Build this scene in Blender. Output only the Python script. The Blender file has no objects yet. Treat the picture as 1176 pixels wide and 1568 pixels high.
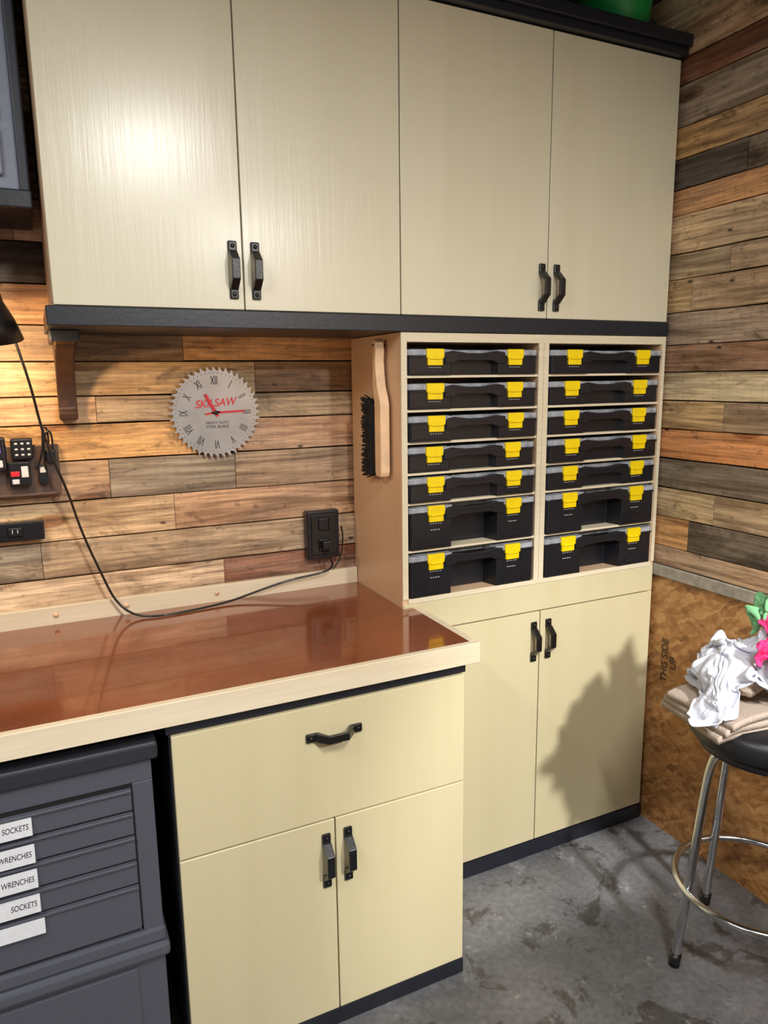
import bpy, bmesh, math, random
from mathutils import Vector, Matrix, noise
random.seed(7)
S=bpy.context.scene
COL=bpy.context.collection
S.view_settings.view_transform='Standard'

def lin(c):
    r=[]
    for v in c:
        v/=255.0
        r.append(v/12.92 if v<=.04045 else ((v+.055)/1.055)**2.4)
    return tuple(r)+(1.0,)

# ---------------------------------------------------------------- materials
def newmat(name):
    m=bpy.data.materials.new(name); m.use_nodes=True
    nt=m.node_tree
    return m,nt,nt.nodes['Principled BSDF']
def simple(name,rgb,rough=.5,metal=0.0,bump=0.0,bscale=60,var=0.06,coat=0.0,alpha=1.0,aniso=0.0):
    m,nt,b=newmat(name)
    b.inputs['Roughness'].default_value=rough
    b.inputs['Metallic'].default_value=metal
    b.inputs['Coat Weight'].default_value=coat
    b.inputs['Alpha'].default_value=alpha
    b.inputs['Anisotropic'].default_value=aniso
    tc=nt.nodes.new('ShaderNodeTexCoord')
    n=nt.nodes.new('ShaderNodeTexNoise'); n.inputs['Scale'].default_value=bscale; n.inputs['Detail'].default_value=4
    nt.links.new(tc.outputs['Object'],n.inputs['Vector'])
    r=nt.nodes.new('ShaderNodeValToRGB')
    c=lin(rgb)
    r.color_ramp.elements[0].position=.3; r.color_ramp.elements[1].position=.7
    r.color_ramp.elements[0].color=tuple(max(0,x*(1-var)) for x in c[:3])+(1,)
    r.color_ramp.elements[1].color=tuple(min(1,x*(1+var)) for x in c[:3])+(1,)
    nt.links.new(n.outputs['Fac'],r.inputs['Fac']); nt.links.new(r.outputs['Color'],b.inputs['Base Color'])
    if bump>0:
        bp=nt.nodes.new('ShaderNodeBump'); bp.inputs['Strength'].default_value=bump; bp.inputs['Distance'].default_value=.002
        nt.links.new(n.outputs['Fac'],bp.inputs['Height']); nt.links.new(bp.outputs['Normal'],b.inputs['Normal'])
    return m
def emis(name,rgb,s):
    m,nt,b=newmat(name)
    b.inputs['Base Color'].default_value=lin(rgb)
    b.inputs['Emission Color'].default_value=lin(rgb); b.inputs['Emission Strength'].default_value=s
    return m
def grainwood(name,c1,c2,scale=(28,28,1.3),rough=.32,bump=.12,coat=0.0,blot=.5,contrast=(.25,.8),crough=.2):
    m,nt,b=newmat(name); L=nt.links.new
    tc=nt.nodes.new('ShaderNodeTexCoord'); mp=nt.nodes.new('ShaderNodeMapping'); mp.inputs['Scale'].default_value=scale
    L(tc.outputs['Object'],mp.inputs['Vector'])
    n=nt.nodes.new('ShaderNodeTexNoise'); n.inputs['Scale'].default_value=3.0; n.inputs['Detail'].default_value=9; n.inputs['Roughness'].default_value=.62; n.inputs['Distortion'].default_value=.25
    L(mp.outputs[0],n.inputs['Vector'])
    mp2=nt.nodes.new('ShaderNodeMapping'); mp2.inputs['Scale'].default_value=tuple(s*.16+.25 for s in scale)
    L(tc.outputs['Object'],mp2.inputs['Vector'])
    n2=nt.nodes.new('ShaderNodeTexNoise'); n2.inputs['Scale'].default_value=1.3; n2.inputs['Detail'].default_value=3; n2.inputs['Distortion'].default_value=.8
    L(mp2.outputs[0],n2.inputs['Vector'])
    mx=nt.nodes.new('ShaderNodeMix'); mx.data_type='FLOAT'; mx.inputs[0].default_value=blot
    L(n.outputs['Fac'],mx.inputs[2]); L(n2.outputs['Fac'],mx.inputs[3])
    r=nt.nodes.new('ShaderNodeValToRGB'); r.color_ramp.elements[0].position=contrast[0]; r.color_ramp.elements[1].position=contrast[1]
    r.color_ramp.elements[0].color=lin(c1); r.color_ramp.elements[1].color=lin(c2)
    L(mx.outputs[0],r.inputs['Fac'])
    v=nt.nodes.new('ShaderNodeTexVoronoi'); v.inputs['Scale'].default_value=2.1
    mp3=nt.nodes.new('ShaderNodeMapping'); mp3.inputs['Scale'].default_value=tuple((1.6 if s>5 else 1.0) for s in scale)
    L(tc.outputs['Object'],mp3.inputs['Vector']); L(mp3.outputs[0],v.inputs['Vector'])
    kr=nt.nodes.new('ShaderNodeValToRGB'); kr.color_ramp.elements[0].position=.008; kr.color_ramp.elements[1].position=.022
    kr.color_ramp.elements[0].color=(.4,.3,.2,1); kr.color_ramp.elements[1].color=(1,1,1,1)
    L(v.outputs['Distance'],kr.inputs['Fac'])
    mm=nt.nodes.new('ShaderNodeMix'); mm.data_type='RGBA'; mm.blend_type='MULTIPLY'; mm.inputs[0].default_value=.7
    L(r.outputs['Color'],mm.inputs[6]); L(kr.outputs['Color'],mm.inputs[7])
    L(mm.outputs[2],b.inputs['Base Color'])
    b.inputs['Roughness'].default_value=rough; b.inputs['Coat Weight'].default_value=coat; b.inputs['Coat Roughness'].default_value=crough
    bp=nt.nodes.new('ShaderNodeBump'); bp.inputs['Strength'].default_value=bump; bp.inputs['Distance'].default_value=.002
    L(n.outputs['Fac'],bp.inputs['Height']); L(bp.outputs['Normal'],b.inputs['Normal'])
    if coat>0: L(bp.outputs['Normal'],b.inputs['Coat Normal'])
    return m
def boardmat():
    m,nt,b=newmat('reclaimed_pallet_wood'); L=nt.links.new
    uv=nt.nodes.new('ShaderNodeUVMap'); uv.uv_map='UVMap'
    at=nt.nodes.new('ShaderNodeAttribute'); at.attribute_name='bcol'
    def mp_(sc):
        mp=nt.nodes.new('ShaderNodeMapping'); mp.inputs['Scale'].default_value=sc; L(uv.outputs[0],mp.inputs['Vector']); return mp.outputs[0]
    def mapn(sc,scale,detail,rough=.6,dist=0.0):
        n=nt.nodes.new('ShaderNodeTexNoise'); n.inputs['Scale'].default_value=scale; n.inputs['Detail'].default_value=detail
        n.inputs['Roughness'].default_value=rough; n.inputs['Distortion'].default_value=dist
        L(mp_(sc),n.inputs['Vector']); return n
    g=mapn((2.4,58,1),2.0,10,.7,.3)
    w=mapn((.9,12,1),1.8,6,.6,1.6)
    s=mapn((3.0,8,1),1.3,8,.74,.8)
    t=mapn((55,5,1),1.0,4,.6,.3)
    hv=mapn((1.5,4,1),1.2,5,.65,.5)
    sp_=mapn((14,22,1),1.6,6,.75,.4)
    def ramp(n,p0,c0,p1,c1):
        r=nt.nodes.new('ShaderNodeValToRGB'); e=r.color_ramp.elements
        e[0].position=p0; e[0].color=c0; e[1].position=p1; e[1].color=c1
        L(n,r.inputs['Fac']); return r
    def mix(a,bb,f,mode='MULTIPLY'):
        x=nt.nodes.new('ShaderNodeMix'); x.data_type='RGBA'; x.blend_type=mode
        if isinstance(f,float): x.inputs[0].default_value=f
        else: L(f,x.inputs[0])
        if isinstance(bb,tuple): x.inputs[7].default_value=bb
        else: L(bb,x.inputs[7])
        L(a,x.inputs[6]); return x.outputs[2]
    r1=ramp(g.outputs['Fac'],.34,(.5,.45,.41,1),.60,(1.18,1.15,1.12,1))
    r2=ramp(w.outputs['Fac'],.36,(.52,.44,.37,1),.56,(1.18,1.15,1.11,1))
    r3=ramp(s.outputs['Fac'],.34,(.22,.19,.17,1),.46,(1,1,1,1))
    r4=ramp(t.outputs['Fac'],.35,(.8,.79,.78,1),.6,(1.06,1.06,1.06,1))
    r5=ramp(sp_.outputs['Fac'],.35,(.3,.26,.24,1),.43,(1,1,1,1))
    hr=ramp(hv.outputs['Fac'],.47,(0,0,0,1),.66,(.5,.5,.5,1))
    c=mix(at.outputs['Color'],lin((154,140,124)),hr.outputs['Color'],'MIX')
    c=mix(c,r1.outputs['Color'],.9); c=mix(c,r2.outputs['Color'],.9); c=mix(c,r3.outputs['Color'],.75); c=mix(c,r4.outputs['Color'],.35); c=mix(c,r5.outputs['Color'],.6)
    v=nt.nodes.new('ShaderNodeTexVoronoi'); v.inputs['Scale'].default_value=1.0; L(mp_((2.6,7,1)),v.inputs['Vector'])
    k=ramp(v.outputs['Distance'],.05,(.2,.12,.08,1),.15,(1,1,1,1)); e=k.color_ramp.elements.new(.085); e.color=(.62,.42,.28,1)
    e=k.color_ramp.elements.new(.11); e.color=(.45,.32,.22,1)
    c=mix(c,k.outputs['Color'],.9)
    v2=nt.nodes.new('ShaderNodeTexVoronoi'); L(mp_((6,12,1)),v2.inputs['Vector']); v2.inputs['Scale'].default_value=1
    k2=ramp(v2.outputs['Distance'],.035,(.06,.055,.05,1),.075,(1,1,1,1))
    c=mix(c,k2.outputs['Color'],.95)
    L(c,b.inputs['Base Color']); b.inputs['Roughness'].default_value=.5
    bp=nt.nodes.new('ShaderNodeBump'); bp.inputs['Strength'].default_value=.4; bp.inputs['Distance'].default_value=.003
    L(g.outputs['Fac'],bp.inputs['Height']); L(bp.outputs['Normal'],b.inputs['Normal'])
    return m
def osbmat():
    m,nt,b=newmat('osb_panel'); L=nt.links.new
    tc=nt.nodes.new('ShaderNodeTexCoord')
    wn=nt.nodes.new('ShaderNodeTexNoise'); wn.inputs['Scale'].default_value=22; wn.inputs['Detail'].default_value=6; wn.inputs['Roughness'].default_value=.7; L(tc.outputs['Object'],wn.inputs['Vector'])
    sc_=nt.nodes.new('ShaderNodeVectorMath'); sc_.operation='SCALE'; sc_.inputs[3].default_value=.05; L(wn.outputs['Color'],sc_.inputs[0])
    ad=nt.nodes.new('ShaderNodeVectorMath'); ad.operation='ADD'; L(tc.outputs['Object'],ad.inputs[0]); L(sc_.outputs[0],ad.inputs[1])
    prev=None
    for i,(rot,sc) in enumerate([(.2,(1,12,60)),(1.0,(1,14,70)),(1.9,(1,12,60)),(2.7,(1,16,75)),(.6,(1,18,80))]):
        mp=nt.nodes.new('ShaderNodeMapping'); mp.inputs['Rotation'].default_value=(rot,0,0); mp.inputs['Location'].default_value=(0,i*3.7,i*1.3)
        mp2=nt.nodes.new('ShaderNodeMapping'); mp2.inputs['Scale'].default_value=sc
        L(ad.outputs[0],mp.inputs['Vector']); L(mp.outputs[0],mp2.inputs['Vector'])
        v=nt.nodes.new('ShaderNodeTexVoronoi'); v.inputs['Scale'].default_value=1.0; L(mp2.outputs[0],v.inputs['Vector'])
        bwn=nt.nodes.new('ShaderNodeRGBToBW'); L(v.outputs['Color'],bwn.inputs[0])
        if prev is None: prev=bwn.outputs[0]
        else:
            x=nt.nodes.new('ShaderNodeMix'); x.data_type='FLOAT'; x.inputs[0].default_value=.4
            L(prev,x.inputs[2]); L(bwn.outputs[0],x.inputs[3]); prev=x.outputs[0]
    r=nt.nodes.new('ShaderNodeValToRGB'); e=r.color_ramp.elements
    e[0].position=.24; e[0].color=lin((118,78,42)); e[1].position=.76; e[1].color=lin((192,146,94))
    x=e.new(.5); x.color=lin((164,115,66))
    L(prev,r.inputs['Fac']); L(r.outputs['Color'],b.inputs['Base Color'])
    b.inputs['Roughness'].default_value=.5
    bp=nt.nodes.new('ShaderNodeBump'); bp.inputs['Strength'].default_value=.2; bp.inputs['Distance'].default_value=.003
    L(prev,bp.inputs['Height']); L(bp.outputs['Normal'],b.inputs['Normal'])
    return m
def concrete():
    m,nt,b=newmat('concrete_floor'); L=nt.links.new
    tc=nt.nodes.new('ShaderNodeTexCoord')
    def N(s,d,dist=0,r=.6):
        n=nt.nodes.new('ShaderNodeTexNoise'); n.inputs['Scale'].default_value=s; n.inputs['Detail'].default_value=d; n.inputs['Distortion'].default_value=dist; n.inputs['Roughness'].default_value=r
        L(tc.outputs['Object'],n.inputs['Vector']); return n
    a=N(2.3,8,.6); f=N(60,4); s=N(7.5,8,.5,.7)
    r=nt.nodes.new('ShaderNodeValToRGB'); e=r.color_ramp.elements; e[0].position=.3; e[0].color=lin((78,79,82)); e[1].position=.7; e[1].color=lin((134,134,137))
    L(a.outputs['Fac'],r.inputs['Fac'])
    r2=nt.nodes.new('ShaderNodeValToRGB'); e=r2.color_ramp.elements; e[0].position=.3; e[0].color=(.68,.68,.68,1); e[1].position=.7; e[1].color=(1.16,1.16,1.16,1); L(f.outputs['Fac'],r2.inputs['Fac'])
    r3=nt.nodes.new('ShaderNodeValToRGB'); e=r3.color_ramp.elements; e[0].position=.40; e[0].color=(.42,.39,.36,1); e[1].position=.45; e[1].color=(1,1,1,1); L(s.outputs['Fac'],r3.inputs['Fac'])
    p=N(10,8,.2,.75); r4=nt.nodes.new('ShaderNodeValToRGB'); e=r4.color_ramp.elements; e[0].position=.60; e[0].color=(1,1,1,1); e[1].position=.62; e[1].color=(1.7,1.66,1.6,1); L(p.outputs['Fac'],r4.inputs['Fac'])
    c=r.outputs['Color']
    for q in (r2,r3,r4):
        x=nt.nodes.new('ShaderNodeMix'); x.data_type='RGBA'; x.blend_type='MULTIPLY'; x.inputs[0].default_value=.9
        L(c,x.inputs[6]); L(q.outputs['Color'],x.inputs[7]); c=x.outputs[2]
    L(c,b.inputs['Base Color'])
    rr=nt.nodes.new('ShaderNodeMapRange'); rr.inputs[3].default_value=.26; rr.inputs[4].default_value=.5; L(s.outputs['Fac'],rr.inputs[0]); L(rr.outputs[0],b.inputs['Roughness'])
    bp=nt.nodes.new('ShaderNodeBump'); bp.inputs['Strength'].default_value=.2; bp.inputs['Distance'].default_value=.003
    L(f.outputs['Fac'],bp.inputs['Height']); L(bp.outputs['Normal'],b.inputs['Normal'])
    return m

M={}
M['ply']=grainwood('birch_ply_veneer',(208,201,173),(219,212,188),rough=.38,bump=.22,coat=.6,blot=.8,contrast=(.2,.85),crough=.22)
M['ply2']=grainwood('birch_ply_veneer_warm',(198,186,147),(209,199,163),rough=.45,bump=.1,coat=.08,blot=.8,contrast=(.2,.85))
M['panel']=grainwood('maple_side_panel',(202,166,130),(218,186,152),rough=.38,bump=.1)
M['plyedge']=grainwood('ply_edge',(204,188,156),(234,224,198),scale=(2,2,160),rough=.5,bump=.2,blot=.2)
M['edge']=grainwood('pine_edging',(206,190,160),(232,220,194),scale=(1.6,40,40),rough=.42,bump=.15,coat=.2)
M['black']=simple('black_painted_wood',(28,31,40),.38,bump=.15,bscale=90)
M['iron']=simple('black_cast_iron',(16,17,19),.33,metal=.0,bump=.2,bscale=150,coat=.3)
M['boards']=boardmat(); M['osb']=osbmat(); M['floor']=concrete()
M['lam']=simple('copper_brown_laminate',(134,74,44),.14,metal=.2,bump=.03,bscale=7,var=.16,coat=.5)
M['chest']=simple('grey_enamel_steel',(84,87,97),.38,metal=.2,bump=.2,bscale=400)
M['chestd']=simple('dark_enamel_steel',(46,48,55),.42,metal=.2,bump=.2,bscale=400)
M['seam']=simple('dark_gap',(10,10,11),.8)
M['label']=simple('white_label_tape',(200,202,206),.5)
M['steel']=simple('brushed_blade_steel',(206,209,217),.28,metal=.85,bscale=9,var=.16,aniso=.7)
M['chrome']=simple('chrome_tube',(205,207,210),.16,metal=1.0)
M['vinyl']=simple('black_vinyl',(26,26,28),.35,bump=.2,bscale=200)
M['bplast']=simple('black_plastic',(23,24,30),.28,bump=.1,bscale=300)
M['lid']=simple('smoky_clear_plastic',(190,196,206),.14,coat=.6,var=.4,bscale=34,alpha=.6)
M['yellow']=simple('yellow_latch_plastic',(240,208,0),.4)
M['red']=simple('red_print',(200,30,45),.5)
M['ink']=simple('dark_ink',(26,24,26),.6)
M['stamp']=simple('faded_stamp_ink',(70,48,32),.7)
M['wink']=simple('grey_print',(190,190,190),.6)
M['brushwood']=simple('worn_brush_wood',(226,190,150),.5,bump=.1,bscale=20,var=.12)
M['bristle']=simple('black_bristles',(20,19,20),.9,bump=.8,bscale=500)
M['stain']=grainwood('dark_stained_wood',(40,28,22),(84,56,40),scale=(30,3,30),rough=.4)
M['casegrey']=simple('grey_case_plastic',(124,130,146),.45)
M['casedark']=simple('dark_case_plastic',(44,48,60),.45)
M['plate']=simple('brown_metal_plate',(98,80,72),.4,metal=.4)
M['towel']=simple('tan_terry',(172,156,142),.95,bump=.9,bscale=260,var=.15)
M['white']=simple('white_cotton',(208,211,222),.85,bump=.3,bscale=200)
M['pink']=simple('pink_fabric',(232,48,118),.8,bump=.4,bscale=200)
M['green']=simple('green_terry',(118,180,128),.95,bump=.9,bscale=240,var=.2)
M['gplast']=simple('green_plastic',(10,140,66),.35)
M['drywall']=simple('grey_drywall',(124,121,116),.8)
M['ceil']=simple('dark_ceiling',(70,68,66),.85)
M['trimg']=simple('weathered_trim',(152,144,132),.7,bump=.4,bscale=40,var=.25)
M['bulb']=emis('warm_bulb',(255,190,110),25)
M['purple']=emis('purple_led',(150,80,255),3)

# ---------------------------------------------------------------- geometry helpers
def empty(name,loc=(0,0,0)):
    e=bpy.data.objects.new(name,None); e.empty_display_size=.1; e.location=loc; COL.objects.link(e); return e
class MB:
    def __init__(s): s.bm=bmesh.new(); s.mats=[]
    def mi(s,m):
        if m not in s.mats: s.mats.append(m)
        return s.mats.index(m)
    def merge(s,b2,m,smooth=False,mat=None):
        if mat is not None: bmesh.ops.transform(b2,matrix=mat,verts=b2.verts)
        me=bpy.data.meshes.new('t'); b2.to_mesh(me); b2.free()
        n=len(s.bm.faces); s.bm.from_mesh(me); bpy.data.meshes.remove(me)
        s.bm.faces.ensure_lookup_table(); i=s.mi(m)
        for f in s.bm.faces[n:]: f.material_index=i; f.smooth=smooth
    def box(s,x0,x1,y0,y1,z0,z1,m,bev=0.0,seg=2,mat=None,smooth=False):
        b=bmesh.new(); bmesh.ops.create_cube(b,size=1)
        for v in b.verts:
            v.co=Vector(((x0+x1)/2+v.co.x*(x1-x0),(y0+y1)/2+v.co.y*(y1-y0),(z0+z1)/2+v.co.z*(z1-z0)))
        if bev>0: bmesh.ops.bevel(b,geom=b.edges[:],offset=bev,segments=seg,affect='EDGES',profile=.5)
        s.merge(b,m,smooth,mat)
    def poly(s,pts,axis,a0,a1,m,bev=0.0,mat=None,smooth=False):
        b=bmesh.new()
        def P(p,a):
            q=list(p); q.insert(axis,a); return Vector(q)
        v0=[b.verts.new(P(p,a0)) for p in pts]; v1=[b.verts.new(P(p,a1)) for p in pts]
        b.faces.new(v0[::-1]); b.faces.new(v1)
        n=len(pts)
        for i in range(n): b.faces.new((v0[i],v0[(i+1)%n],v1[(i+1)%n],v1[i]))
        bmesh.ops.recalc_face_normals(b,faces=b.faces)
        if bev>0: bmesh.ops.bevel(b,geom=b.edges[:],offset=bev,segments=2,affect='EDGES',profile=.5)
        s.merge(b,m,smooth,mat)
    def cyl(s,p0,p1,r,m,r2=None,seg=24,smooth=True,cap=True):
        p0=Vector(p0); p1=Vector(p1); d=p1-p0
        b=bmesh.new(); bmesh.ops.create_cone(b,cap_ends=cap,segments=seg,radius1=r,radius2=r if r2 is None else r2,depth=d.length)
        q=d.to_track_quat('Z','Y').to_matrix().to_4x4(); q.translation=(p0+p1)/2
        s.merge(b,m,smooth,q)
    def lathe(s,prof,center,m,seg=48,smooth=True):
        b=bmesh.new(); rings=[]
        for (r,z) in prof:
            rings.append([b.verts.new((center[0]+r*math.cos(2*math.pi*i/seg),center[1]+r*math.sin(2*math.pi*i/seg),center[2]+z)) for i in range(seg)])
        for a,c in zip(rings,rings[1:]):
            for i in range(seg): b.faces.new((a[i],a[(i+1)%seg],c[(i+1)%seg],c[i]))
        b.faces.new(rings[0][::-1]); b.faces.new(rings[-1])
        bmesh.ops.recalc_face_normals(b,faces=b.faces)
        s.merge(b,m,smooth)
    def obj(s,name,parent=None,loc=(0,0,0)):
        me=bpy.data.meshes.new(name); s.bm.to_mesh(me); s.bm.free()
        for m in s.mats: me.materials.append(M[m])
        o=bpy.data.objects.new(name,me); COL.objects.link(o); o.location=loc
        if parent: o.parent=parent
        return o
def tube(name,pts,r,m,parent=None,cyclic=False,res=4):
    c=bpy.data.curves.new(name,'CURVE'); c.dimensions='3D'; c.bevel_depth=r; c.bevel_resolution=4; c.resolution_u=8
    sp=c.splines.new('NURBS'); sp.points.add(len(pts)-1)
    for q,p in zip(sp.points,pts): q.co=(*p,1)
    sp.use_endpoint_u=not cyclic; sp.use_cyclic_u=cyclic; sp.order_u=3
    c.materials.append(M[m]); c.use_fill_caps=True
    o=bpy.data.objects.new(name,c); COL.objects.link(o)
    if parent: o.parent=parent
    return o
def text(name,body,size,loc,rot,m,parent,ext=.0004,sx=1.0,align='CENTER',shear=0.0,off=0.0):
    t=bpy.data.curves.new(name,'FONT'); t.body=body; t.size=size; t.extrude=ext; t.align_x=align; t.align_y='CENTER'; t.shear=shear; t.offset=off
    t.materials.append(M[m]); o=bpy.data.objects.new(name,t); COL.objects.link(o)
    o.location=loc; o.rotation_euler=rot; o.scale=(sx,1,1); o.parent=parent
    return o

# ---------------------------------------------------------------- room
XR=.951; ZC=2.95; XL=-3.2; YF=-4.6
PAL={'tan':(200,168,130),'light':(220,190,150),'honey':(206,160,108),'brown':(154,122,92),'red':(142,94,70),'grey':(160,145,126),'dgrey':(122,109,96),'char':(80,72,64),'orange':(204,148,94),'pale':(226,206,174),'mix':(180,154,124)}
def board_wall(name,horiz_axis,rows,a0,a1,wallpos,sign,splits,dim=1.0):
    bm=bmesh.new(); uvl=bm.loops.layers.uv.new('UVMap'); cl=bm.loops.layers.float_color.new('bcol')
    for ri,(z0,z1,colr) in enumerate(rows):
        if ri in splits: segs=splits[ri]
        else:
            segs=[];p=a0
            while p<a1:
                q=p+random.uniform(.6,1.3)
                segs.append((min(q,a1),random.choice(list(PAL)) if p>a0+1e-6 or colr is None else colr)); p=q
        p=a0
        for (q,cn) in segs:
            c=PAL[cn]; j=random.uniform(.93,1.08)*dim
            c=lin([min(255,v*j*random.uniform(.98,1.02)) for v in c])
            th=random.uniform(.011,.018); g=.0014
            zj0=random.uniform(0,.0018); zj1=random.uniform(0,.0018)
            b=bmesh.new()
            n=max(2,int((q-p)/.05)); sd=random.uniform(0,90)
            vs=[]
            for i in range(n+1):
                A=p+g/2+(q-p-g)*i/n
                wb0=.0012*noise.noise(Vector((A*9,sd,0))); wb1=.0012*noise.noise(Vector((A*9,sd,9)))
                rowv=[]
                for (T,Z) in ((wallpos,z0+g/2+zj0+wb0),(wallpos+sign*(th-.0012),z0+g/2+zj0+wb0),(wallpos+sign*th,z0+g/2+zj0+.0012+wb0),(wallpos+sign*th,z1-g/2-zj1-.0012+wb1),(wallpos+sign*(th-.0012),z1-g/2-zj1+wb1),(wallpos,z1-g/2-zj1+wb1)):
                    rowv.append(b.verts.new((A,T,Z) if horiz_axis==0 else (T,A,Z)))
                vs.append(rowv)
            for i in range(n):
                for k in range(6): b.faces.new((vs[i][k],vs[i][(k+1)%6],vs[i+1][(k+1)%6],vs[i+1][k]))
            b.faces.new(vs[0]); b.faces.new(vs[-1][::-1])
            bmesh.ops.recalc_face_normals(b,faces=b.faces)
            me=bpy.data.meshes.new('t'); b.to_mesh(me); b.free(); n=len(bm.faces); bm.from_mesh(me); bpy.data.meshes.remove(me)
            bm.faces.ensure_lookup_table(); ou=random.uniform(0,40); ov=random.uniform(0,40)
            for f in bm.faces[n:]:
                for l in f.loops:
                    l[uvl].uv=((l.vert.co.x if horiz_axis==0 else l.vert.co.y)+ou,l.vert.co.z+ov); l[cl]=c
            p=q
    me=bpy.data.meshes.new(name); bm.to_mesh(me); bm.free(); me.materials.append(M['boards'])
    o=bpy.data.objects.new(name,me); COL.objects.link(o); return o

b=MB(); b.box(XL-.1,XR+.12,YF-.1,.12,-.1,0,'floor'); b.obj('floor')
b=MB(); b.box(XL-.1,XR+.12,YF-.1,.12,ZC,ZC+.1,'ceil'); b.obj('ceiling')
b=MB(); b.box(XL-.1,XL,YF-.1,.12,0,ZC,'drywall'); b.obj('wall_left')
b=MB(); b.box(XL,XR+.12,YF-.1,YF,0,ZC,'drywall'); b.obj('wall_front')
b=MB(); b.box(XL,XR+.12,.016,.12,0,ZC,'seam'); wb=b.obj('wall_back')
b=MB(); b.box(XR+.016,XR+.12,YF,.016,0,ZC,'seam'); wr=b.obj('wall_right')
rows=[];z=0.0
while z<.95: rows.append((z,min(z+.1,.96),None)); z+=.1
rows=[r for r in rows if r[1]>r[0]+.02]
base=len(rows)
rows+=[(.96,1.04,'light'),(1.04,1.14,'mix'),(1.14,1.245,'tan'),(1.245,1.352,'grey'),(1.352,1.448,'honey'),(1.448,1.52,'brown'),(1.52,1.61,'tan'),(1.61,1.70,'brown')]
sp={base:[(-1.9,'tan'),(-.42,'pale'),(.1,'red'),(.95,'red')],
    base+1:[(-1.5,'tan'),(-.9,'grey'),(.1,'mix'),(.95,'grey')],
    base+2:[(-1.5,'light'),(-.55,'light'),(.95,'tan')],
    base+3:[(-1.5,'tan'),(-.715,'tan'),(-.371,'grey'),(.1,'mix'),(.95,'grey')],
    base+4:[(-1.5,'honey'),(-.45,'honey'),(.1,'tan'),(.95,'tan')],
    base+5:[(-1.5,'brown'),(-.735,'tan'),(.1,'mix'),(.95,'brown')],
    base+6:[(-1.5,'tan'),(-.3,'tan'),(.1,'brown'),(.95,'brown')],
    base+7:[(-1.5,'tan'),(-.5,'brown'),(.1,'honey'),(.95,'brown')]}
z=1.70
while z<ZC: rows.append((z,min(z+.1,ZC),None)); z+=.1
rows=[r for r in rows if r[1]>r[0]+.01]
bw=board_wall('back_planks',0,rows,XL,XR+.0,.016,-1,sp,1.03); bw.parent=wb
zs=[.935,1.0,1.1,1.195,1.29,1.385,1.475,1.564,1.646,1.745,1.845,1.921,2.035,2.11,2.197,2.287,2.407,2.48,2.58,2.68,2.78,2.88,2.95]
cs=['mix','char','light','dgrey','orange','mix','pale','brown','dgrey','tan','mix','light','honey','char','honey','dgrey','red','light','honey','dgrey','brown','dgrey']
rr=[(a,c,d) for a,c,d in zip(zs,zs[1:],cs)]
sp={1:[(-2,'tan'),(-.46,'char'),(.0,'honey')],0:[(-1.3,'grey'),(-.2,'mix'),(0,'tan')],
    5:[(-1.6,'honey'),(-.56,'mix'),(0,'tan')],9:[(-1.7,'brown'),(-.42,'mix'),(0,'tan')],4:[(-1.5,'tan'),(0,'orange')],
    2:[(-1.5,'grey'),(-.55,'mix'),(0,'light')],3:[(-1.2,'grey'),(0,'dgrey')],6:[(-1.4,'tan'),(0,'pale')],7:[(-1.6,'tan'),(0,'brown')],8:[(-1.3,'brown'),(0,'grey')],
    10:[(-1.4,'tan'),(-.55,'mix'),(0,'mix')],11:[(-1.6,'pale'),(0,'light')],12:[(-1.3,'brown'),(0,'honey')],13:[(-1.5,'honey'),(-.58,'dgrey'),(0,'char')],14:[(-1.5,'tan'),(0,'honey')],15:[(-1.5,'brown'),(0,'grey')],16:[(-1.3,'tan'),(0,'red')],17:[(-1.5,'honey'),(0,'light')]}
bw=board_wall('right_planks',1,rr,YF,0.0,XR+.016,-1,sp,1.0); bw.parent=wr
b=MB(); b.box(XR+.004,XR+.016,YF,0,0,.897,'osb'); b.obj('osb_lower_panel',wr)
b=MB(); b.box(XR-.006,XR+.016,YF,0,.897,.934,'trimg',.002); b.obj('trim_1')
text('this_side_up_stamp','THIS SIDE\nUP',.036,(XR+.003,-.415,.612),(math.pi/2,-math.pi/2,-math.pi/2),'stamp',wr,ext=.0006,off=.0004)

# ---------------------------------------------------------------- handles
def handle(name,x,y,z,parent,horizontal=False,L=.128):
    b=MB(); h=L/2; w=.0095
    b.poly([(0,h-.030),(-.002,h-.030),(-.018,h-.040),(-.026,h-.046),(-.026,-h+.046),(-.018,-h+.040),(-.002,-h+.030),(0,-h+.030),(0,-h+.020),(-.010,-h+.020),(-.034,-h+.042),(-.034,h-.042),(-.010,h-.020),(0,h-.020)],0,-w,w,'iron',.0015)
    for s in (1,-1):
        zc=s*(h-.013)
        b.box(-.0105,.0105,-.007,0,zc-.014,zc+.014,'iron',.003)
        b.cyl((0,-.007,zc+s*.003),(0,-.0105,zc+s*.003),.0052,'iron',r2=.0035)
    o=b.obj(name,parent,(x,y,z))
    if horizontal: o.rotation_euler=(0,math.pi/2,0)
    return o
def door(b,x0,x1,yf,z0,z1,m='ply',g=.0016,t=.018):
    b.box(x0+g,x1-g,yf,yf+t,z0+g,z1-g,m,.0012,1)

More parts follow.
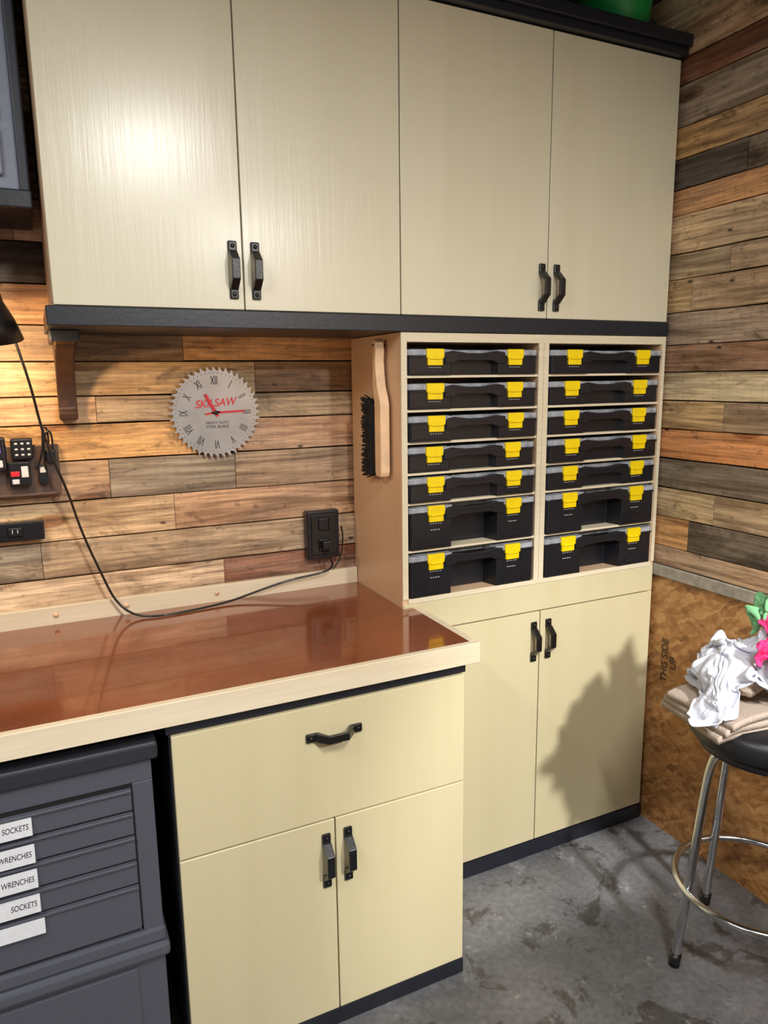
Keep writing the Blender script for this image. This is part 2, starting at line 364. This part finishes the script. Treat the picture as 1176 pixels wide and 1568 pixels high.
# ---------------------------------------------------------------- upper cabinet
YT=-.3372
up=empty('upper_cabinet')
b=MB()
b.box(-.822,.94,YT+.0205,-.003,1.70,2.473,'ply')
b.box(-.828,-.822,YT+.0205,-.003,1.717,2.473,'panel')
b.obj('carcass',up)
for i,(a,c) in enumerate([(-.827,-.4117),(-.4117,.001),(.001,.4705),(.4705,.941)]):
    b=MB(); door(b,a,c,YT,1.7175,2.473); b.obj('door_leaf_%d'%(i+1),up)
b=MB(); b.box(-.842,.944,YT-.006,-.003,1.676,1.717,'black',.002); b.obj('bottom_rail',up)
b=MB()
b.box(-.835,.946,YT-.022,-.003,2.475,2.497,'black',.002)
b.box(-.842,.946,YT-.036,-.003,2.497,2.53,'black',.003)
b.obj('crown_moulding',up)
for i,(x,z) in enumerate([(-.4365,1.8075),(-.383,1.8075),(.448,1.804),(.4995,1.804)]): handle('pull_%d'%(i+1),x,YT,z,up)

# ---------------------------------------------------------------- tall cabinet
tall=empty('tall_storage_cabinet'); YBK=-.003
b=MB()
b.box(0,.017,YT+.004,YBK,.0,1.674,'panel')
b.box(.0,.0172,YT,YT+.004,.944,1.674,'plyedge')
b.box(.924,.941,YT+.004,YBK,0,1.674,'panel')
b.box(.927,.941,YT,YT+.004,.944,1.674,'plyedge')
b.box(.017,.927,YT+.004,YBK,1.650,1.674,'panel'); b.box(.017,.927,YT,YT+.004,1.650,1.674,'plyedge')
b.box(.447,.465,YT+.004,YBK,.944,1.650,'panel'); b.box(.465,.483,YT+.004,YBK,.944,1.650,'panel')
b.box(.447,.4645,YT,YT+.004,.944,1.650,'plyedge'); b.box(.4655,.483,YT,YT+.004,.944,1.650,'plyedge')
b.box(.017,.924,YT+.0205,YBK,.05,.934,'ply2')
b.box(.017,.924,YT+.004,YBK,.934,.944,'panel'); b.box(.017,.927,YT,YT+.004,.930,.944,'plyedge')
b.box(.017,.924,-.012,YBK,.944,1.65,'panel')
b.box(.0,.941,YT-.002,YT+.03,0,.052,'black',.001)
shelves=[1.562,1.471,1.384,1.299,1.216,1.082]
for s in shelves:
    b.box(.017,.447,YT+.004,-.012,s-.0065,s,'plyedge'); b.box(.483,.924,YT+.004,-.012,s-.0065,s,'plyedge')
b.obj('carcass',tall)
b=MB(); door(b,0,.941,YT,.842,.930,'ply2'); b.obj('apron_panel',tall)
b=MB(); door(b,0,.477,YT,.054,.841,'ply2'); b.obj('door_leaf_1',tall)
b=MB(); door(b,.477,.941,YT,.054,.841,'ply2'); b.obj('door_leaf_2',tall)
handle('pull_1',.4515,YT,.745,tall); handle('pull_2',.507,YT,.747,tall)

# ---------------------------------------------------------------- organizer cases
def case_mesh(h,w=.42,tallc=False):
    b=MB(); r=.055 if tallc else .022; dp=.27; lt=.017
    def outline(e):
        return [(0-e,.006-e),(.006,-e),(.132+e,-e),(.145+e,r-e),(w-.145-e,r-e),(w-.132-e,-e),(w-.006,-e),(w+e,.006-e),(w+e,dp),(-e,dp)]
    zt=h-lt
    b.poly(outline(0),2,0,zt,'bplast',.0012)
    b.poly(outline(.003),2,zt-.004,zt+.001,'bplast',.001)
    b.poly(outline(-.004),2,zt+.001,zt+.005,'bplast',.001)
    b.poly(outline(.002),2,zt+.0013,h,'lid',.0015)
    for x0 in (.012,w-.128): b.box(x0,x0+.116,.01,.2,h,h+.0012,'lid',.0005,1)
    random.seed(int(h*1000))
    for k in range(16):
        x=random.choice([random.uniform(.01,.13),random.uniform(w-.13,w-.01),random.uniform(.15,w-.15)]); y0=.002 if (x<.135 or x>w-.135) else r+.002
        b.box(x-.006,x+.006,y0,y0+.016,zt+.0052,zt+.0115,random.choice(['wink','trimg','seam','label']),.0005,1)
    q=h-.003
    hb=.022 if not tallc else .024
    P=[(.112,q-.004),(.135,q),(.160,q-.003),(.185,q-.006),(w-.185,q-.006),(w-.160,q-.003),(w-.135,q),(w-.112,q-.004),(w-.112,q-hb-.012),(w-.135,q-hb-.012),(w-.155,q-hb-.004),(.155,q-hb-.004),(.135,q-hb-.012),(.112,q-hb-.012)]
    b.poly(P,1,-.0045,.012,'bplast',.002)
    b.box(.150,w-.150,-.0055,-.004,q-.016,q-.012,'bplast',.0006,1)
    for xc in (.081,w-.078):
        lh=.042 if not tallc else .044
        b.box(xc-.027,xc+.027,-.0075,.004,h-lh*.55,h+.002,'yellow',.0022)
        b.box(xc-.023,xc+.023,-.0065,.002,h-lh,h-lh*.5,'yellow',.002)
        b.box(xc-.019,xc+.019,-.010,-.006,h-lh*.62,h-lh*.5,'yellow',.001,1)
        for k in range(5): b.box(xc-.018+k*.008,xc-.0135+k*.008,-.0008,.001,h-lh-.006,h-lh-.0045,'wink')
        if tallc:
            for k in range(4): b.box(xc-.016+k*.008,xc-.011+k*.008,-.0008,.001,h-lh-.024,h-lh-.022,'wink')
            b.box(xc-.03,xc+.03,-.002,.001,.008,.030,'bplast',.001,1)
    for x0 in (.01,w-.12): b.box(x0,x0+.11,-.002,.004,.002,.007,'bplast',.001,1)
    me=bpy.data.meshes.new('parts_organizer_case'); b.bm.to_mesh(me); b.bm.free()
    for m in b.mats: me.materials.append(M[m])
    return me
thin=case_mesh(.068); tallm=case_mesh(.121,tallc=True)
botz=shelves+[.944]
random.seed(3)
for col,(x0,sx_) in enumerate([(.0195,1.0),(.4865,1.03)]):
    for i,zb in enumerate(botz):
        o=bpy.data.objects.new('parts_organizer_case',tallm if i>=5 else thin); COL.objects.link(o)
        o.location=(x0+random.uniform(-.001,.003),YT+.000+random.uniform(-.006,.004),zb+.0003); o.scale=(sx_,1,1)

# ---------------------------------------------------------------- workbench top
top=empty('workbench_top'); XB0=-2.3
b=MB()
b.poly([(XB0,-.02),(-.002,-.02),(-.002,-.3415),(.028,-.3415),(.028,-.640),(XB0,-.640)],2,.9,.9195,'lam')
b.obj('laminate_surface',top)
b=MB()
b.box(XB0,.0475,-.6585,-.6402,.869,.9205,'edge',.0012,1)
b.box(.0282,.0475,-.6402,-.3415,.869,.9205,'edge',.0012,1)
b.poly([(XB0,-.02),(-.002,-.02),(-.002,-.3415),(.028,-.3415),(.028,-.640),(XB0,-.640)],2,.869,.8995,'plyedge')
b.obj('wood_edging',top)
b=MB(); b.box(XB0,-.002,-.0215,-.0035,.8995,.968,'edge',.0015,1)
for x in (-.70,-.88,-.45,-1.1): b.cyl((x,-.0215,.945),(x,-.0235,.945),.007,'brushwood')
b.obj('backsplash',top)

# ---------------------------------------------------------------- base cabinet
bc=empty('base_cabinet'); YB=-.645
b=MB()
b.box(-.690,.012,YB+.02,-.342,.0,.842,'ply2')
b.box(-.690,-.004,-.342,-.01,.0,.842,'ply2')
b.box(-.694,-.690,YB+.012,-.02,0,.842,'black')
b.box(-.700,.018,YB+.006,-.342,.8425,.868,'black',.001,1)
b.box(-.690,.013,YB-.001,YB+.03,0,.042,'black',.001)
b.obj('carcass',bc)
b=MB(); door(b,-.692,.013,YB,.5555,.8405,'ply2'); b.obj('drawer_front',bc)
b=MB(); door(b,-.692,-.3379,YB,.042,.5545,'ply2'); b.obj('door_leaf_1',bc)
b=MB(); door(b,-.3379,.013,YB,.042,.5545,'ply2'); b.obj('door_leaf_2',bc)
handle('drawer_pull',-.335,YB,.768,bc,True,.134)
handle('pull_1',-.362,YB,.454,bc,L=.136); handle('pull_2',-.308,YB,.456,bc,L=.136)

# ---------------------------------------------------------------- tool chest
tc=empty('tool_chest'); YC=-.640
b=MB(); X0=-1.45; X1=-.732
b.box(X0,X1,YC+.004,-.1,.44,.80,'chest',.003)
b.box(X0-.01,X1+.014,YC-.012,-.1,.803,.842,'chestd',.008,3)
b.box(X0,X1,YC,YC+.006,.757,.802,'chest',.002)
b.box(-.772,X1,YC,YC+.006,.40,.757,'chest',.002)
b.box(X0,-.772,YC+.002,YC+.006,.43,.757,'seam')
zz=[.749,.697,.643,.586,.531,.425]
for a,c in zip(zz,zz[1:]):
    b.box(X0+.03,-.775,YC-.004,YC+.003,c+.003,a-.001,'chest',.0025)
    b.box(X0+.03,-.775,YC-.010,YC-.002,a-.008,a-.001,'chest',.0025)
b.box(X0-.005,X1+.004,YC-.006,-.1,.385,.418,'chest',.006)
b.box(X0-.012,X1+.010,YC-.014,-.1,.352,.384,'chest',.008)
b.box(X0,X1,YC+.004,-.1,.02,.352,'chest',.003)
b.box(X0+.03,-.79,YC-.003,YC+.006,.05,.335,'chest',.003)
b.box(X0,X0+.06,YC+.06,-.2,0,.02,'seam'); b.box(X1-.06,X1,YC+.06,-.2,0,.02,'seam')
b.obj('steel_body',tc)
for i,(z0,tx) in enumerate([(.725,'SOCKETS'),(.667,'WRENCHES'),(.614,'WRENCHES'),(.561,'SOCKETS'),(.512,'')]):
    b=MB(); b.box(-1.11,-.957+(.004 if i==4 else 0),-.0008,.0004,-.018,.018,'label',.0004,1)
    o=b.obj('label_%d'%(i+1),tc,(0,YC-.0115,z0)); o.rotation_euler=(math.radians(-14),0,0)
    if tx: text('label_text_%d'%(i+1),tx,.0150,(-.963,YC-.0128,z0),(math.pi/2-math.radians(14),0,0),'ink',tc,ext=.0002,sx=.72,align='RIGHT',shear=.1)

# ---------------------------------------------------------------- saw blade clock
ck=empty('saw_blade_clock',(0,0,0)); cx,cz=-.424,1.4675
b=MB(); pts=[];N=44
for i in range(N):
    a=-2*math.pi*i/N; st=2*math.pi/N
    for (f,r) in ((0,.1275),(.10,.1275),(.22,.1165),(.45,.1160),(.75,.1205)):
        t=a-st*f; pts.append((cx+r*math.sin(t),cz+r*math.cos(t)))
b.poly(pts,1,-.0175,-.0145,'steel')
b.cyl((cx,-.0175,cz),(cx,-.0178,cz),.116,'steel',seg=96,smooth=False)
b.cyl((cx,-.0145,cz),(cx,-.003,cz),.04,'bplast')
b.obj('blade',ck)
b=MB()
for a,l,w in ((math.radians(88),.082,.0028),(math.radians(-28),.058,.004),(math.radians(262),.03,.0025)):
    mt=Matrix.Translation((cx,-.0215,cz))@Matrix.Rotation(a,4,'Y')
    b.box(-w,w,-.0006,.0006,-.012,l,'red' ,mat=mt)
b.cyl((cx,-.018,cz),(cx,-.024,cz),.006,'ink')
b.obj('hands',ck)
nums=['XII','I','II','III','IIII','V','VI','VII','VIII','IX','X','XI']
for i,n in enumerate(nums):
    a=2*math.pi*i/12
    text('numeral_%d'%(i+1),n,.034,(cx+.088*math.sin(a),-.0182,cz+.088*math.cos(a)),(math.pi/2,a,0),'ink',ck,sx=.5)
text('brand_print','SKILSAW',.030,(cx,-.0182,cz+.026),(math.pi/2,math.radians(-4),0),'red',ck,sx=.95,shear=.3,off=.0004)
text('small_print','HEAVY DUTY\nSTEEL BLADE',.011,(cx+.004,-.0182,cz-.034),(math.pi/2,0,0),'ink',ck)
b=MB()
for i in range(60):
    a=2*math.pi*i/60; mt=Matrix.Translation((cx,-.0179,cz))@Matrix.Rotation(a,4,'Y')
    b.box(-.0006,.0006,-.0002,.0002,.108,.112,'ink',mat=mt)
b.obj('minute_marks',ck)

# ---------------------------------------------------------------- bench brush
br=empty('bench_brush')
b=MB()
out=[(-.252,1.655),(-.246,1.662),(-.238,1.662),(-.232,1.655),(-.229,1.63),(-.232,1.59),(-.231,1.54),(-.236,1.505),(-.240,1.49),(-.240,1.30),(-.246,1.286),(-.276,1.286),(-.282,1.30),(-.282,1.485),(-.276,1.505),(-.262,1.535),(-.256,1.57),(-.252,1.60),(-.255,1.63)]
b.poly(out,0,-.036,-.008,'brushwood',.004,smooth=False)
b.cyl((-.038,-.242,1.645),(-.002,-.242,1.645),.003,'ink')
b.obj('handle_block',br)
b=MB(); random.seed(5)
b.box(-.034,-.010,-.243,-.168,1.292,1.488,'bristle',.004)
for i in range(64):
    for j in range(5):
        z=1.290+i*.0032; x=-.034+j*.006
        dz=random.uniform(-.006,.006)+(i-32)*.0004; dy=random.uniform(.086,.098)
        b.cyl((x,-.22,z),(x+random.uniform(-.002,.002),-.242+dy,z+dz),.0032,'bristle',r2=.0018,seg=5)
b.obj('bristles',br)

# ---------------------------------------------------------------- outlet, power strip, charger board
ob=empty('outlet_box')
b=MB()
b.box(-.170,-.066,-.034,-.003,1.012,1.162,'bplast',.004,3)
b.box(-.158,-.078,-.037,-.033,1.026,1.150,'iron',.002)
for z in (1.055,1.12):
    b.box(-.135,-.101,-.0395,-.036,z-.020,z+.020,'bplast',.004,3)
    b.box(-.126,-.124,-.0402,-.039,z+.002,z+.012,'seam'); b.box(-.112,-.110,-.0402,-.039,z+.002,z+.010,'seam')
b.box(-.13,-.098,-.062,-.039,1.045,1.072,'iron',.004,3)
b.obj('box',ob)
tube('power_cord',[(-.112,-.066,1.05),(-.112,-.068,1.02),(-.098,-.06,.995),(-.115,-.05,.975),(-.16,-.045,.968),(-.24,-.04,.960),(-.34,-.045,.940),(-.42,-.06,.926),(-.52,-.08,.9232),(-.62,-.095,.9232),(-.685,-.07,.926),(-.73,-.045,.965),(-.76,-.05,1.05),(-.80,-.05,1.17),(-.825,-.085,1.285),(-.85,-.095,1.36),(-.872,-.10,1.45),(-.885,-.16,1.55),(-.91,-.20,1.66),(-.93,-.23,1.75)],.0032,'iron')
tube('charger_cord',[(-.05,-.02,1.10),(-.062,-.03,1.11),(-.052,-.03,1.09),(-.055,-.028,1.03),(-.07,-.03,.99),(-.09,-.03,.975)],.0025,'iron',ob)
ps=empty('power_strip')
b=MB(); b.box(-1.35,-.887,-.034,-.003,1.156,1.206,'bplast',.004,3)
for x in (-.955,-1.03,-1.1): 
    b.box(x-.018,x+.018,-.0365,-.033,1.168,1.194,'iron',.004); b.box(x-.007,x-.005,-.037,-.036,1.178,1.188,'wink'); b.box(x+.005,x+.007,-.037,-.036,1.178,1.188,'wink')
b.obj('strip_body',ps)
cb=empty('charging_board')
b=MB(); b.box(-1.45,-.836,-.020,-.003,1.272,1.400,'plate',.002)
b.box(-1.45,-.836,-.035,-.02,1.272,1.278,'plate',.001)
b.obj('back_plate',cb)
b=MB()
b.box(-.955,-.905,-.05,-.02,1.300,1.362,'bplast',.004,3)
b.box(-.950,-.930,-.052,-.049,1.325,1.338,'red',.001,1); b.box(-.926,-.910,-.052,-.049,1.322,1.350,'label',.001,1); b.box(-.948,-.932,-.052,-.049,1.306,1.318,'label',.001,1)
b.box(-.945,-.895,-.045,-.02,1.366,1.420,'bplast',.005,3)
for i in range(3):
    for j in range(3): b.box(-.936+i*.014,-.929+i*.014,-.0462,-.044,1.376+j*.014,1.381+j*.014,'wink',.001,1)
b.box(-1.01,-.956,-.05,-.02,1.34,1.425,'bplast',.006,3); b.box(-1.00,-.968,-.052,-.049,1.385,1.410,'purple',.002,1)
b.box(-1.00,-.965,-.052,-.049,1.35,1.368,'label',.002,1)
b.box(-.888,-.866,-.040,-.02,1.30,1.350,'bplast',.003); b.box(-.884,-.870,-.0415,-.039,1.33,1.345,'wink',.001,1)
b.box(-.868,-.842,-.045,-.02,1.355,1.388,'bplast',.004)
b.obj('chargers',cb)
for k in range(2): tube('cable_%d'%(k+1),[(-.85-.01*k,-.04,1.375),(-.846-.008*k,-.05,1.43+.01*k),(-.862-.008*k,-.055,1.44+.01*k),(-.872,-.05,1.38),(-.87-.02*k,-.045,1.34)],.0025,'iron',cb)

# ---------------------------------------------------------------- corbel, shelf, case, lamp
b=MB()
prof=[(-.003,1.675),(-.20,1.675),(-.20,1.650)]
for i in range(0,13):
    t=i/12; prof.append((-.185+.150*math.sin(t*math.pi/2),1.645-.155*(1-math.cos(t*math.pi/2))))
prof+=[(-.045,1.478),(-.040,1.462),(-.003,1.462)]
b.poly(prof,0,-.826,-.782,'stain',.003)
b.box(-.836,-.772,-.215,-.003,1.650,1.6755,'black',.003)
b.obj('corbel_bracket')
sh=empty('storage_shelf')
b=MB(); b.box(-1.7,-.846,-.26,-.003,1.925,1.962,'black',.003); b.obj('shelf_board',sh)
tcs=empty('tool_carry_case')
b=MB(); b.box(-1.42,-.872,-.215,-.03,1.9625,2.50,'casegrey',.02,3); b.box(-1.43,-.866,-.235,-.215,1.9625,2.51,'casegrey',.006)
b.box(-.868,-.847,-.24,-.03,1.9625,2.51,'casedark',.004)
for z in (1.99,2.10,2.24,2.38): b.box(-1.36,-.895,-.248,-.233,z,z+.10,'casegrey',.008,3)
b.obj('case_body',tcs)
lp=empty('clamp_lamp')
LX=-.962
tube('arm',[(LX+.015,-.275,1.93),(LX+.01,-.295,1.88),(LX+.02,-.3,1.82),(LX+.015,-.3,1.785)],.004,'iron',lp)
b=MB(); b.box(LX-.005,LX+.03,-.285,-.2615,1.915,1.96,'iron',.003); b.cyl((LX,-.3,1.80),(LX+.04,-.3,1.80),.009,'chrome'); b.cyl((LX+.015,-.3,1.79),(LX+.015,-.3,1.77),.012,'chrome'); b.obj('clamp',lp)
bm=bmesh.new(); seg=40
prof=[(.018,.0),(.024,-.012),(.034,-.035),(.060,-.085),(.074,-.125),(.072,-.125),(.057,-.085),(.031,-.035),(.016,-.014)]
rings=[[bm.verts.new((r*math.cos(2*math.pi*i/seg),r*math.sin(2*math.pi*i/seg),z)) for i in range(seg)] for r,z in prof]
for a,c in zip(rings,rings[1:]):
    for i in range(seg): f=bm.faces.new((a[i],a[(i+1)%seg],c[(i+1)%seg],c[i])); f.smooth=True
bm.faces.new(rings[0])
bmesh.ops.recalc_face_normals(bm,faces=bm.faces)
me=bpy.data.meshes.new('shade'); bm.to_mesh(me); bm.free(); me.materials.append(M['iron'])
o=bpy.data.objects.new('shade',me); COL.objects.link(o); o.parent=lp; o.location=(LX,-.30,1.772); o.rotation_euler=(math.radians(16),0,0)
b=MB(); bb=bmesh.new(); bmesh.ops.create_uvsphere(bb,u_segments=20,v_segments=12,radius=.022); b.merge(bb,'bulb',True); b.obj('bulb',lp,(LX,-.275,1.685))
l=bpy.data.lights.new('lamp_light','POINT'); l.energy=8.0; l.color=(1,.68,.36); l.shadow_soft_size=.024
o=bpy.data.objects.new('lamp_light',l); COL.objects.link(o); o.location=(LX,-.262,1.650); o.parent=lp

b=MB(); b.lathe([(.085,0),(.095,.01),(.112,.16),(.118,.165),(.118,.18),(.112,.18),(.105,.17),(.09,.02)],(.76,-.245,2.531),'gplast'); b.obj('green_bucket')

# ---------------------------------------------------------------- stool
st=empty('bar_stool'); sx,sy=.728,-.945; SZ=.715
b=MB(); b.lathe([(.10,-.076),(.178,-.070),(.186,-.060),(.190,-.036),(.186,-.013),(.165,-.003),(.10,0),(.02,0)],(sx,sy,SZ),'vinyl',64); seat=b.obj('seat',st)
b=MB(); b.lathe([(.06,-.10),(.16,-.097),(.162,-.077),(.06,-.076)],(sx,sy,SZ),'chestd',48); b.obj('seat_pan',st)
for k,a in enumerate((161,251,341,71)):
    a=math.radians(a); c,s_=math.cos(a),math.sin(a)
    tube('leg_%d'%(k+1),[(sx+c*.06,sy+s_*.06,SZ-.10),(sx+c*.12,sy+s_*.12,SZ-.102),(sx+c*.147,sy+s_*.147,SZ-.13),(sx+c*.165,sy+s_*.165,.42),(sx+c*.187,sy+s_*.187,.2),(sx+c*.207,sy+s_*.207,.018)],.0115,'chrome',st)
    b=MB(); b.cyl((sx+c*.2045,sy+s_*.2045,.035),(sx+c*.209,sy+s_*.209,0.0005),.0145,'vinyl'); b.obj('foot_%d'%(k+1),st)
tube('foot_ring',[(sx+.196*math.cos(math.radians(i*15)),sy+.196*math.sin(math.radians(i*15)),.225) for i in range(24)],.0095,'chrome',st,cyclic=True)

# ---------------------------------------------------------------- cloths
tw=MB()
for k in range(3):
    bb=bmesh.new(); bmesh.ops.create_grid(bb,x_segments=60,y_segments=40,size=1)
    hx,hy=.165-.005*k,.112-.004*k
    for v in bb.verts: v.co=Vector((v.co.x*hx,v.co.y*hy,0))
    bmesh.ops.solidify(bb,geom=bb.faces[:],thickness=.017)
    for v in bb.verts:
        n=noise.noise(Vector((v.co.x*9,v.co.y*9,k*3)))
        X=v.co.x; v.co.z+=n*.003
        e=max(0,abs(X)-.10); v.co.z+=-e*e*2.5*(1 if X<0 else .3)
    mt=Matrix.Translation((.690-.003*k,-.905,SZ+.004+.0185*k))@Matrix.Rotation(math.radians(-12+5*k),4,'Z')
    tw.merge(bb,'towel',True,mt)
towel=tw.obj('folded_towel')
bd=MB()
for (c,rd,sd) in (((.650,-.905,SZ+.105),(.085,.078,.052),1),((.745,-.960,SZ+.128),(.088,.082,.080),5)):
    bb=bmesh.new(); bmesh.ops.create_icosphere(bb,subdivisions=5,radius=1)
    for v in bb.verts:
        p=v.co.copy(); k=1+.16*noise.noise(p*2.2+Vector((sd,sd,sd)))+.07*noise.noise(p*5+Vector((sd,0,sd)))
        v.co=Vector((c[0]+p.x*rd[0]*k,c[1]+p.y*rd[1]*k,c[2]+p.z*rd[2]*k))
    bd.merge(bb,'towel' if sd==1 else 'white',True)
bundle=bd.obj('bundled_clothes')
def collider(o,th=.003):
    o.modifiers.new('col','COLLISION'); o.collision.thickness_outer=th; o.collision.thickness_inner=.01; o.collision.cloth_friction=70; o.collision.damping=.7
for o in (seat,towel,bundle): collider(o)
def sim_cloth(name,c,foot,amp,n,m,seed,frames=30,freq=(4.0,3.0),rot=0):
    bm=bmesh.new(); bmesh.ops.create_grid(bm,x_segments=n,y_segments=n,size=1)
    R=Matrix.Rotation(rot,3,'Z'); off=Vector((seed*3.3,seed*1.9,seed))
    for v in bm.verts:
        u,w=v.co.x,v.co.y
        nn=noise.noise(Vector((u*1.5,w*1.5,0))+off)
        n2=noise.noise(Vector((u*3.2,w*3.2,4))+off)
        z=amp*(math.sin(u*freq[0]*math.pi+nn*4)*.6+math.sin(w*freq[1]*math.pi+n2*4+u*2)*.4)
        x=foot[0]*(u+.18*math.sin(w*5+seed)+.12*n2); y=foot[1]*(w+.18*math.sin(u*6+seed)+.12*nn)
        v.co=R@Vector((x,y,z))+Vector(c)
    me=bpy.data.meshes.new(name); bm.to_mesh(me); bm.free()
    o=bpy.data.objects.new(name,me); COL.objects.link(o)
    md=o.modifiers.new('cloth','CLOTH'); s=md.settings; s.quality=5; s.mass=.25; s.bending_stiffness=1.2; s.tension_stiffness=12; s.compression_stiffness=10; s.shear_stiffness=5; s.air_damping=2.0
    cs=md.collision_settings; cs.collision_quality=2; cs.distance_min=.003; cs.use_self_collision=True; cs.self_distance_min=.003; cs.self_friction=20
    md.point_cache.frame_start=1; md.point_cache.frame_end=frames+1
    for f in range(1,frames+1): S.frame_set(f)
    dg=bpy.context.evaluated_depsgraph_get(); ev=o.evaluated_get(dg)
    m2=bpy.data.meshes.new_from_object(ev); m2.name=name
    o.modifiers.clear(); o.data=m2; m2.materials.clear(); m2.materials.append(M[m])
    for p in m2.polygons: p.use_smooth=True
    S.frame_set(1)
    collider(o,.002)
    return o
outs=[]
outs.append(sim_cloth('white_shirt',(.628,-.915,SZ+.190),(.128,.120),.036,54,'white',2.0,rot=-.4,freq=(3.2,2.4)))
outs.append(sim_cloth('pink_cloth',(.705,-.995,SZ+.255),(.098,.105),.026,46,'pink',5.0,rot=.3,freq=(3,2.4),frames=24))
outs.append(sim_cloth('green_towel',(.765,-.930,SZ+.295),(.084,.078),.062,42,'green',7.5,rot=.1,freq=(2.6,2.2),frames=22))
for o in outs+[seat,towel,bundle]:
    for md in list(o.modifiers): o.modifiers.remove(md)
for o in outs:
    md=o.modifiers.new('sub','SUBSURF'); md.levels=1; md.render_levels=2
    md=o.modifiers.new('thick','SOLIDIFY'); md.thickness=.005 if o.name=='green_towel' else .002; md.offset=0

# ---------------------------------------------------------------- added table out of view, blocks light to darken the near floor
wt=empty('shade_table')
b=MB(); b.box(-.12,.93,-2.45,-1.60,.86,.90,'edge',.004)
for x in (-.08,.82):
    for y in (-2.40,-1.72): b.box(x,x+.08,y,y+.08,0,.86,'edge',.003)
b.box(-.06,.88,-2.38,-1.68,.25,.28,'ply2',.002); b.box(-.06,.88,-2.40,-2.37,.76,.86,'edge'); b.box(-.06,.88,-1.68,-1.65,.76,.86,'edge')
b.obj('shade_table_frame',wt)

# ---------------------------------------------------------------- lights
def shop(name,loc,size,power,col=(1,.985,.96)):
    e=empty(name)
    b=MB(); b.box(loc[0]-size[0]/2-.01,loc[0]+size[0]/2+.01,loc[1]-size[1]/2-.01,loc[1]+size[1]/2+.01,loc[2]+.01,loc[2]+.05,'label',.004)
    for s in (-.3,.3): b.box(loc[0]-.004,loc[0]+.004,loc[1]+s*size[1],loc[1]+s*size[1]+.008,loc[2]+.05,ZC-.001,'chestd')
    b.obj('housing',e)
    l=bpy.data.lights.new('tube_light','AREA'); l.shape='RECTANGLE'; l.size=size[0]; l.size_y=size[1]; l.energy=power; l.color=col
    o=bpy.data.objects.new('tube_light',l); COL.objects.link(o); o.location=loc; o.parent=e
    return e
shop('shop_light',(-.30,-2.45,2.66),(.13,.6),56)
e=shop('shop_light',(.38,-3.3,2.46),(.14,.14),80)
l=bpy.data.lights.new('added_floor_spot','SPOT'); l.energy=300; l.spot_size=math.radians(36); l.spot_blend=.6; l.shadow_soft_size=.09; l.color=(1,.985,.96)  # added spot with no known fixture, brightens the floor by the tall cabinet
o=bpy.data.objects.new('added_floor_spot',l); COL.objects.link(o); o.location=(.38,-3.2,2.43); o.parent=e
o.rotation_euler=(Vector((.60,-.45,.08))-Vector((.38,-3.2,2.43))).to_track_quat('-Z','Y').to_euler()
shop('shop_light',(-1.9,-1.9,2.75),(.14,1.2),36)
w=bpy.data.worlds.new('w'); S.world=w; w.use_nodes=True
w.node_tree.nodes['Background'].inputs[0].default_value=(.5,.5,.55,1); w.node_tree.nodes['Background'].inputs[1].default_value=.15

# ---------------------------------------------------------------- camera
cam=bpy.data.cameras.new('camera'); co=bpy.data.objects.new('camera',cam); COL.objects.link(co); S.camera=co
yaw,pitch,roll=.4435,-.1824,-.0131
F=Vector((math.sin(yaw)*math.cos(pitch),math.cos(yaw)*math.cos(pitch),math.sin(pitch)))
r0=F.cross(Vector((0,0,1))).normalized(); u0=r0.cross(F)
r=r0*math.cos(roll)+u0*math.sin(roll); u=-r0*math.sin(roll)+u0*math.cos(roll)
co.matrix_world=Matrix(((r.x,u.x,-F.x,-.879),(r.y,u.y,-F.y,-2.0703),(r.z,u.z,-F.z,1.5548),(0,0,0,1)))
cam.sensor_fit='VERTICAL'; cam.sensor_height=36; cam.lens=1105.93*36/1568; cam.clip_start=.02
